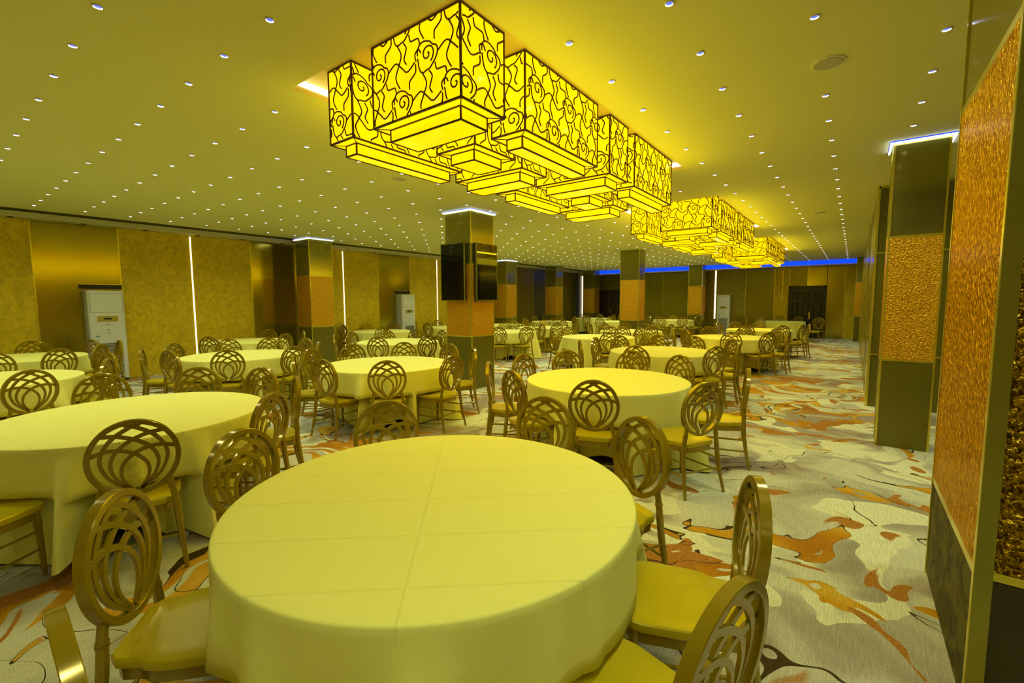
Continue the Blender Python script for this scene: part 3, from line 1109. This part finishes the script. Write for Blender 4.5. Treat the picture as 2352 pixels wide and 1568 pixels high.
def cloth(name, seed, chairs, detail):
    """round table cloth: flat top, rolled edge, skirt with pleats that swing out at the corners and tuck in behind chair seats"""
    rnd = random.Random(seed)
    n = 240 if detail else 168
    a0 = rnd.uniform(0, math.pi / 2)
    corners = [a0 + k * math.pi / 2 + rnd.uniform(-.18, .18) for k in range(4)]
    if chairs:                                           # corner pleats settle in the gaps between chairs
        cs = sorted(c_[0] % (2 * math.pi) for c_ in chairs)
        gaps = [((cs[i] + ((cs[(i + 1) % len(cs)] - cs[i]) % (2 * math.pi)) / 2), (cs[(i + 1) % len(cs)] - cs[i]) % (2 * math.pi)) for i in range(len(cs))]
        gaps = [g[0] for g in gaps if g[1] > .6] or [g[0] for g in gaps]
        corners = [min(gaps, key=lambda g: abs(ad0(g, c_))) for c_ in corners]
        corners = list({round(c_, 3) for c_ in corners})
    waves = [(rnd.choice((5, 7, 8, 11)), rnd.uniform(0, 6.28), rnd.uniform(.006, .014)) for _ in range(3)]
    pleats = [(rnd.uniform(0, 6.28), rnd.uniform(-.05, .085), rnd.uniform(.035, .085)) for _ in range(17)]
    rings_ = [(.0, .752), (.25, .752), (.55, .752), (.80, .7515), (.854, .7515), (.8615, .7497), (.8650, .7455), (.866, .72)]
    zs = [.64, .57, .51, .458, .450, .37, .28, .19, .11, 0.0]

    def ad(a, b):
        return (a - b + math.pi) % (2 * math.pi) - math.pi
    mb = MB().use('champagne_cloth')
    mb.v.append((0, 0, .752))
    for r, z in rings_[1:]:
        mb.v += [(r * math.cos(2 * math.pi * k / n), r * math.sin(2 * math.pi * k / n), z) for k in range(n)]
    hem = []
    for k in range(n):
        a = 2 * math.pi * k / n
        q = abs(math.cos(a - a0 - math.pi / 4)), abs(math.sin(a - a0 - math.pi / 4))
        over = 1.49 / max(q) - .86
        hem.append(max(.014, .75 - over + .012 * math.sin(9 * a)))
    for zi in zs:
        for k in range(n):
            a = 2 * math.pi * k / n
            t = (zi if zi > 0 else 0)
            z = t if t > .4 else hem[k] + (.45 - hem[k]) * (t / .45)
            s = (.72 - z) / .72
            r = .866 + .035 * s
            for m_k, ph, am in waves:
                r += am * s * math.sin(m_k * a + ph)
            near_seat = 0
            for ca, cr, _x, _y, _f in chairs:
                q = 1 - min(max((abs(ad(a, ca)) - .24) / .10, 0), 1)
                near_seat = max(near_seat, q * q * (3 - 2 * q))
            free = 1 - .8 * near_seat
            for c_ in corners:
                d = ad(a, c_)
                r += free * .17 * s ** .7 * math.exp(-(d / .10) ** 2) - .05 * s * (math.exp(-((d - .27) / .12) ** 2) + math.exp(-((d + .27) / .12) ** 2))
            for c_, am, wd in pleats:
                r += (.75 + .25 * free) * am * s ** .5 * max(0, 1 - abs(ad(a, c_)) / (wd * 1.5))
            if z < .4545:                                # below seat height the cloth tucks in behind each seat's own width
                ux, uy = math.cos(a), math.sin(a)
                for ca, cr, ox, oy, fc in chairs:
                    fx, fy = math.cos(fc), math.sin(fc)
                    if ux * fx + uy * fy > -.3:
                        continue
                    px_, py_ = .866 * ux - ox, .866 * uy - oy
                    if abs(px_ * fy - py_ * fx) < .262 + .45 * max(0, .72 - (cr - .505)):
                        r = min(r, (.283 + ox * fx + oy * fy) / (ux * fx + uy * fy))
            mb.v.append((r * math.cos(a), r * math.sin(a), z))
    for k in range(n):
        mb.face([0, 1 + k, 1 + (k + 1) % n])
    R_ = len(rings_) - 1 + len(zs)
    for i in range(R_ - 1):
        for k in range(n):
            k2 = (k + 1) % n
            mb.face([1 + i * n + k, 1 + (i + 1) * n + k, 1 + (i + 1) * n + k2, 1 + i * n + k2])
    return mb.mesh(name, True)


def make_table():
    t = thing('round_table', 'x', 'table', group='round banquet tables')
    o_ = [(RT * math.cos(i * math.pi / 24), RT * math.sin(i * math.pi / 24)) for i in range(48)]
    MB().use('table_wood').prism(o_, [(.722, .985), (.726, 1), (.744, 1), (.748, .99)]).build('tabletop', t)
    for i in range(4):
        a = math.pi / 4 + i * math.pi / 2
        x, y = .36 * math.cos(a), .36 * math.sin(a)
        MB().use('black_metal').tube([(x, y, .722), (x * 1.02, y * 1.02, .3), (x * 1.06, y * 1.06, 0)], .019, 8).build('leg', t)
    mb = MB().use('black_metal')
    for s in (-1, 1):
        mb.tube([(-.26, s * .26, .30), (.26, s * .26, .30)], .011, 6)
    mb.build('cross_rail', t)
    return t


# ---- the chair
HC, HRX, HRZ, LEAN = .716, .216, .226, .10
HY = -.212


def hoop_pt(x, z, y=0.0):
    """from the hoop's own plane (x across, z up from its centre) to chair space, leaning back"""
    return (x, HY - z * LEAN + y, HC + z)


def hoop_mb(seg, m='gold_paint'):
    mb = MB().use(m)
    sec = [(-.014, -.016), (-.012, -.018), (.010, -.018), (.013, -.016), (.013, .016), (.010, .018), (-.012, .018), (-.014, .016)]
    k = len(sec)
    for i in range(seg):
        a = 2 * math.pi * i / seg
        for dr, dy in sec:
            mb.v.append(hoop_pt((HRX - .012 + dr) * math.cos(a), (HRZ - .012 + dr) * math.sin(a), dy))
    for i in range(seg):
        i2 = (i + 1) % seg
        for j in range(k):
            j2 = (j + 1) % k
            mb.face([i * k + j, i2 * k + j, i2 * k + j2, i * k + j2])
    return mb


ARCS = [[(-.05, -.86), (-.27, -.52), (-.26, -.18), (-.03, .09), (.28, .235), (.60, .25), (.885, .17)],
        [(-.08, -.86), (-.40, -.50), (-.50, -.12), (-.36, .22), (-.05, .46), (.30, .60), (.625, .645)],
        [(-.11, -.86), (-.52, -.50), (-.70, -.06), (-.63, .28), (-.40, .58), (-.06, .80), (.17, .885)]]


def slat_mb(arc, mirror, n):
    mb = MB().use('gold_paint')
    s = -1 if mirror else 1
    pl = [(s * p[0] * HRX, p[1] * HRZ) for p in catmull(arc, n)]
    dp = .0055
    off = .0012 * s
    for i, p in enumerate(pl):
        a, c = pl[max(i - 1, 0)], pl[min(i + 1, len(pl) - 1)]
        dx, dz = c[0] - a[0], c[1] - a[1]
        ln = math.hypot(dx, dz) or 1
        w = .0074 + .0038 * min(i / (len(pl) * .55), 1)      # broader toward the top
        nx, nz = -dz / ln * w, dx / ln * w
        mb.v += [hoop_pt(p[0] + nx, p[1] + nz, -dp + off), hoop_pt(p[0] - nx, p[1] - nz, -dp + off), hoop_pt(p[0] - nx, p[1] - nz, dp + off), hoop_pt(p[0] + nx, p[1] + nz, dp + off)]
    for i in range(len(pl) - 1):
        for j in range(4):
            j2 = (j + 1) % 4
            mb.face([i * 4 + j, (i + 1) * 4 + j, (i + 1) * 4 + j2, i * 4 + j2])
    return mb


SEAT = [(0, .262), (.10, .260), (.165, .25), (.20, .225), (.212, .17), (.209, .06), (.203, -.03), (.190, -.075), (.172, -.10), (.166, -.125), (.158, -.175), (.13, -.20), (.06, -.206), (0, -.207)]
SEATO = SEAT + [(-x, y) for x, y in SEAT[-2:0:-1]]
SEATO = SEATO[::-1]


def seat_mb():
    return MB().use('gold_seat').prism(SEATO, [(.402, .985), (.418, 1), (.432, .995), (.438, .975), (.436, .945), (.429, .86), (.425, .6)])


def apron_mb():
    return MB().use('gold_paint').prism([(x * .93, y * .93) for x, y in SEATO], [(.352, .99), (.402, 1)], close_top=False)


def rear_leg(s, seg=8, full=True):
    p = [(s * .207, -.262, 0), (s * .196, -.232, .14), (s * .184, -.208, .30), (s * .176, -.198, .42), (s * .160, -.200, .52), (s * .150, -.199, .575)]
    if not full:
        return MB().use('gold_paint').tube(p, [.012, .015, .018, .019, .017, .015], seg)
    P = catmull(p, 4)
    rad = []
    for q in P:
        z = q[2]
        r = .0115 + .0075 * min(z / .32, 1) - .003 * max(0, (z - .42) / .15)
        rad.append(r)
    mb = MB().use('gold_paint').tube(P, rad, seg)
    for zz, rr in ((.505, .0195), (.495, .0195), (.27, .019)):
        q = min(P, key=lambda c_: abs(c_[2] - zz))
        mb.tube([(q[0], q[1], zz - .004), (q[0], q[1], zz + .004)], rr + .001, seg)
    return mb


def front_leg(s, seg=8):
    p = [(s * .188, .205, 0), (s * .186, .203, .12), (s * .180, .198, .28), (s * .176, .195, .405)]
    mb = MB().use('gold_paint').tube(p, [.0115, .0145, .018, .019], seg)
    for zz in (.325, .31):
        mb.tube([(s * .179, .197, zz - .004), (s * .179, .197, zz + .004)], .0205, seg)
    return mb


def rungs():
    out = []
    for s in (-1, 1):
        for z in (.275, .165):
            t1 = z / .42
            out.append(MB().use('gold_paint').tube([(s * .183, .200, z), (s * (.207 - .03 * t1), -.255 + .055 * t1, z + .008)], .008, 6))
    out.append(MB().use('gold_paint').tube([(-.190, -.222, .205), (.190, -.222, .205)], .008, 6))
    return out


def make_meshes():
    D = {}
    def reg(k, mb, sm=True):
        me = mb.mesh(k, sm)
        if sm:
            smooth_angle(me, 28)
        D[k] = me
        return me
    reg('hoop', hoop_mb(44))
    D['slats'] = [reg('slat%d' % i, slat_mb(ARCS[i // 2], i % 2, 3)) for i in range(6)]
    reg('seat', seat_mb())
    reg('apron', apron_mb())
    D['legs'] = [reg('leg%d' % i, mb) for i, mb in enumerate((front_leg(-1), front_leg(1), rear_leg(-1), rear_leg(1)))]
    D['rungs'] = [reg('rung%d' % i, mb) for i, mb in enumerate(rungs())]
    # mid distance: backrest lattice joined, rungs joined
    lat = MB()
    for i in range(6):
        lat.add(slat_mb(ARCS[i // 2], i % 2, 2))
    D['lattice_mid'] = reg('lattice', lat)
    rg = MB()
    for r in rungs():
        rg.add(r)
    D['rungs_mid'] = reg('stretchers', rg)
    one = MB()
    for mb in (hoop_mb(20), lat, seat_mb(), apron_mb(), front_leg(-1, 5), front_leg(1, 5), rear_leg(-1, 5, False), rear_leg(1, 5, False), rg):
        one.add(mb)
    D['one'] = reg('dining_chair', one)
    return D


CM = make_meshes()
GRP = 'gold lattice back chairs of the hall'


def place_chair(x, y, face, label, dist):
    rz = face - math.pi / 2
    if dist > 14.5:
        o = link('dining_chair', CM['one'], None, (x, y, 0))
        o.rotation_euler = (0, 0, rz)
        return tag(o, label, 'chair', GRP)
    t = thing('dining_chair', label, 'chair', (x, y, 0), rz, GRP)
    link('seat', CM['seat'], t)
    link('apron', CM['apron'], t)
    hp = link('hoop', CM['hoop'], t)
    for me in CM['legs']:
        link('leg', me, t)
    if dist < 9.3:
        for me in CM['slats']:
            link('back_slat', me, hp)
        for me in CM['rungs']:
            link('stretcher', me, t)
    else:
        link('lattice', CM['lattice_mid'], hp)
        link('stretchers', CM['rungs_mid'], t)
    return t


ORD = ['leftmost', 'second from left', 'third from left', 'fourth from left', 'fifth from left', 'sixth from left']
RELP = {'b': 'back turned, at', 'f': 'facing us across', 'e': 'side-on at'}


def bearing(x, y):
    return math.atan2(x, y)


tab0 = None
for ti, (key, cx, cy, chairs) in enumerate(TABLES):
    lab = TLAB[key]
    d = math.hypot(cx, cy)
    if tab0 is None:
        tab0 = make_table()
        index_children(tab0)
        tb = tab0
    else:
        tb = copy_tree(tab0)
    tb.location = (cx, cy, 0)
    rz = random.uniform(0, math.pi / 2)
    tb.rotation_euler = (0, 0, rz)
    tb['label'] = 'round banquet table with black legs, ' + lab
    cr = math.radians(41) if key == 'T1' else random.uniform(0, 3.1)
    seats = []
    for a, r, m in chairs:
        ar = math.radians(a) - cr
        fc = ar + math.pi + TURN.setdefault((key, a), random.uniform(-.03, .03))
        seats.append((ar, r, r * math.cos(ar) + .235 * math.cos(fc), r * math.sin(ar) + .235 * math.sin(fc), fc))
    me = cloth('tablecloth', 100 + ti, seats, d < 10)
    o = link('tablecloth', me, None, (cx, cy, 0))
    o.rotation_euler = (0, 0, cr)
    tag(o, 'pale yellow cloth draped over ' + lab, 'tablecloth', 'cloths on the round tables')
    by = {}
    for a, r, m in chairs:
        x, y = cx + r * math.cos(math.radians(a)), cy + r * math.sin(math.radians(a))
        by.setdefault(m, []).append((bearing(x, y), a, r))
    for m, L in by.items():
        L.sort()
        for i, (b_, a, r) in enumerate(L):
            ar = math.radians(a)
            jit = TURN[(key, a)]
            x, y = cx + r * math.cos(ar) + .235 * math.cos(ar + math.pi + jit), cy + r * math.sin(ar) + .235 * math.sin(ar + math.pi + jit)
            lbl = 'gold chair %s %s' % (RELP[m], lab) + (', ' + ORD[i] if len(L) > 1 else '')
            place_chair(x, y, ar + math.pi + jit, lbl, math.hypot(x, y))

ROWX = [(-8.46, 'first'), (-7.95, 'second'), (-7.44, 'third'), (-6.93, 'fourth'), (-6.47, 'fifth')]
for x, w_ in ROWX:
    place_chair(x, 22.62, -math.pi / 2, 'gold chair against the end wall below the blue line, %s from left' % w_, 23)
for x, w_ in ((-4.22, 'beside the end wall air conditioner'), (-3.64, 'middle of three against the end wall'), (-3.10, 'third right of the end air conditioner')):
    place_chair(x, 22.80, -math.pi / 2, 'gold chair %s' % w_, 23)
for y, w_ in ((19.0, 'behind the slim column'), (20.9, 'left of the corner lamp strip')):
    place_chair(-12.10, y, 0, 'gold chair against the left wall %s' % w_, 22)
place_chair(-1.12, 20.95, math.radians(-110), 'lone gold chair standing in front of the black double door', 14)
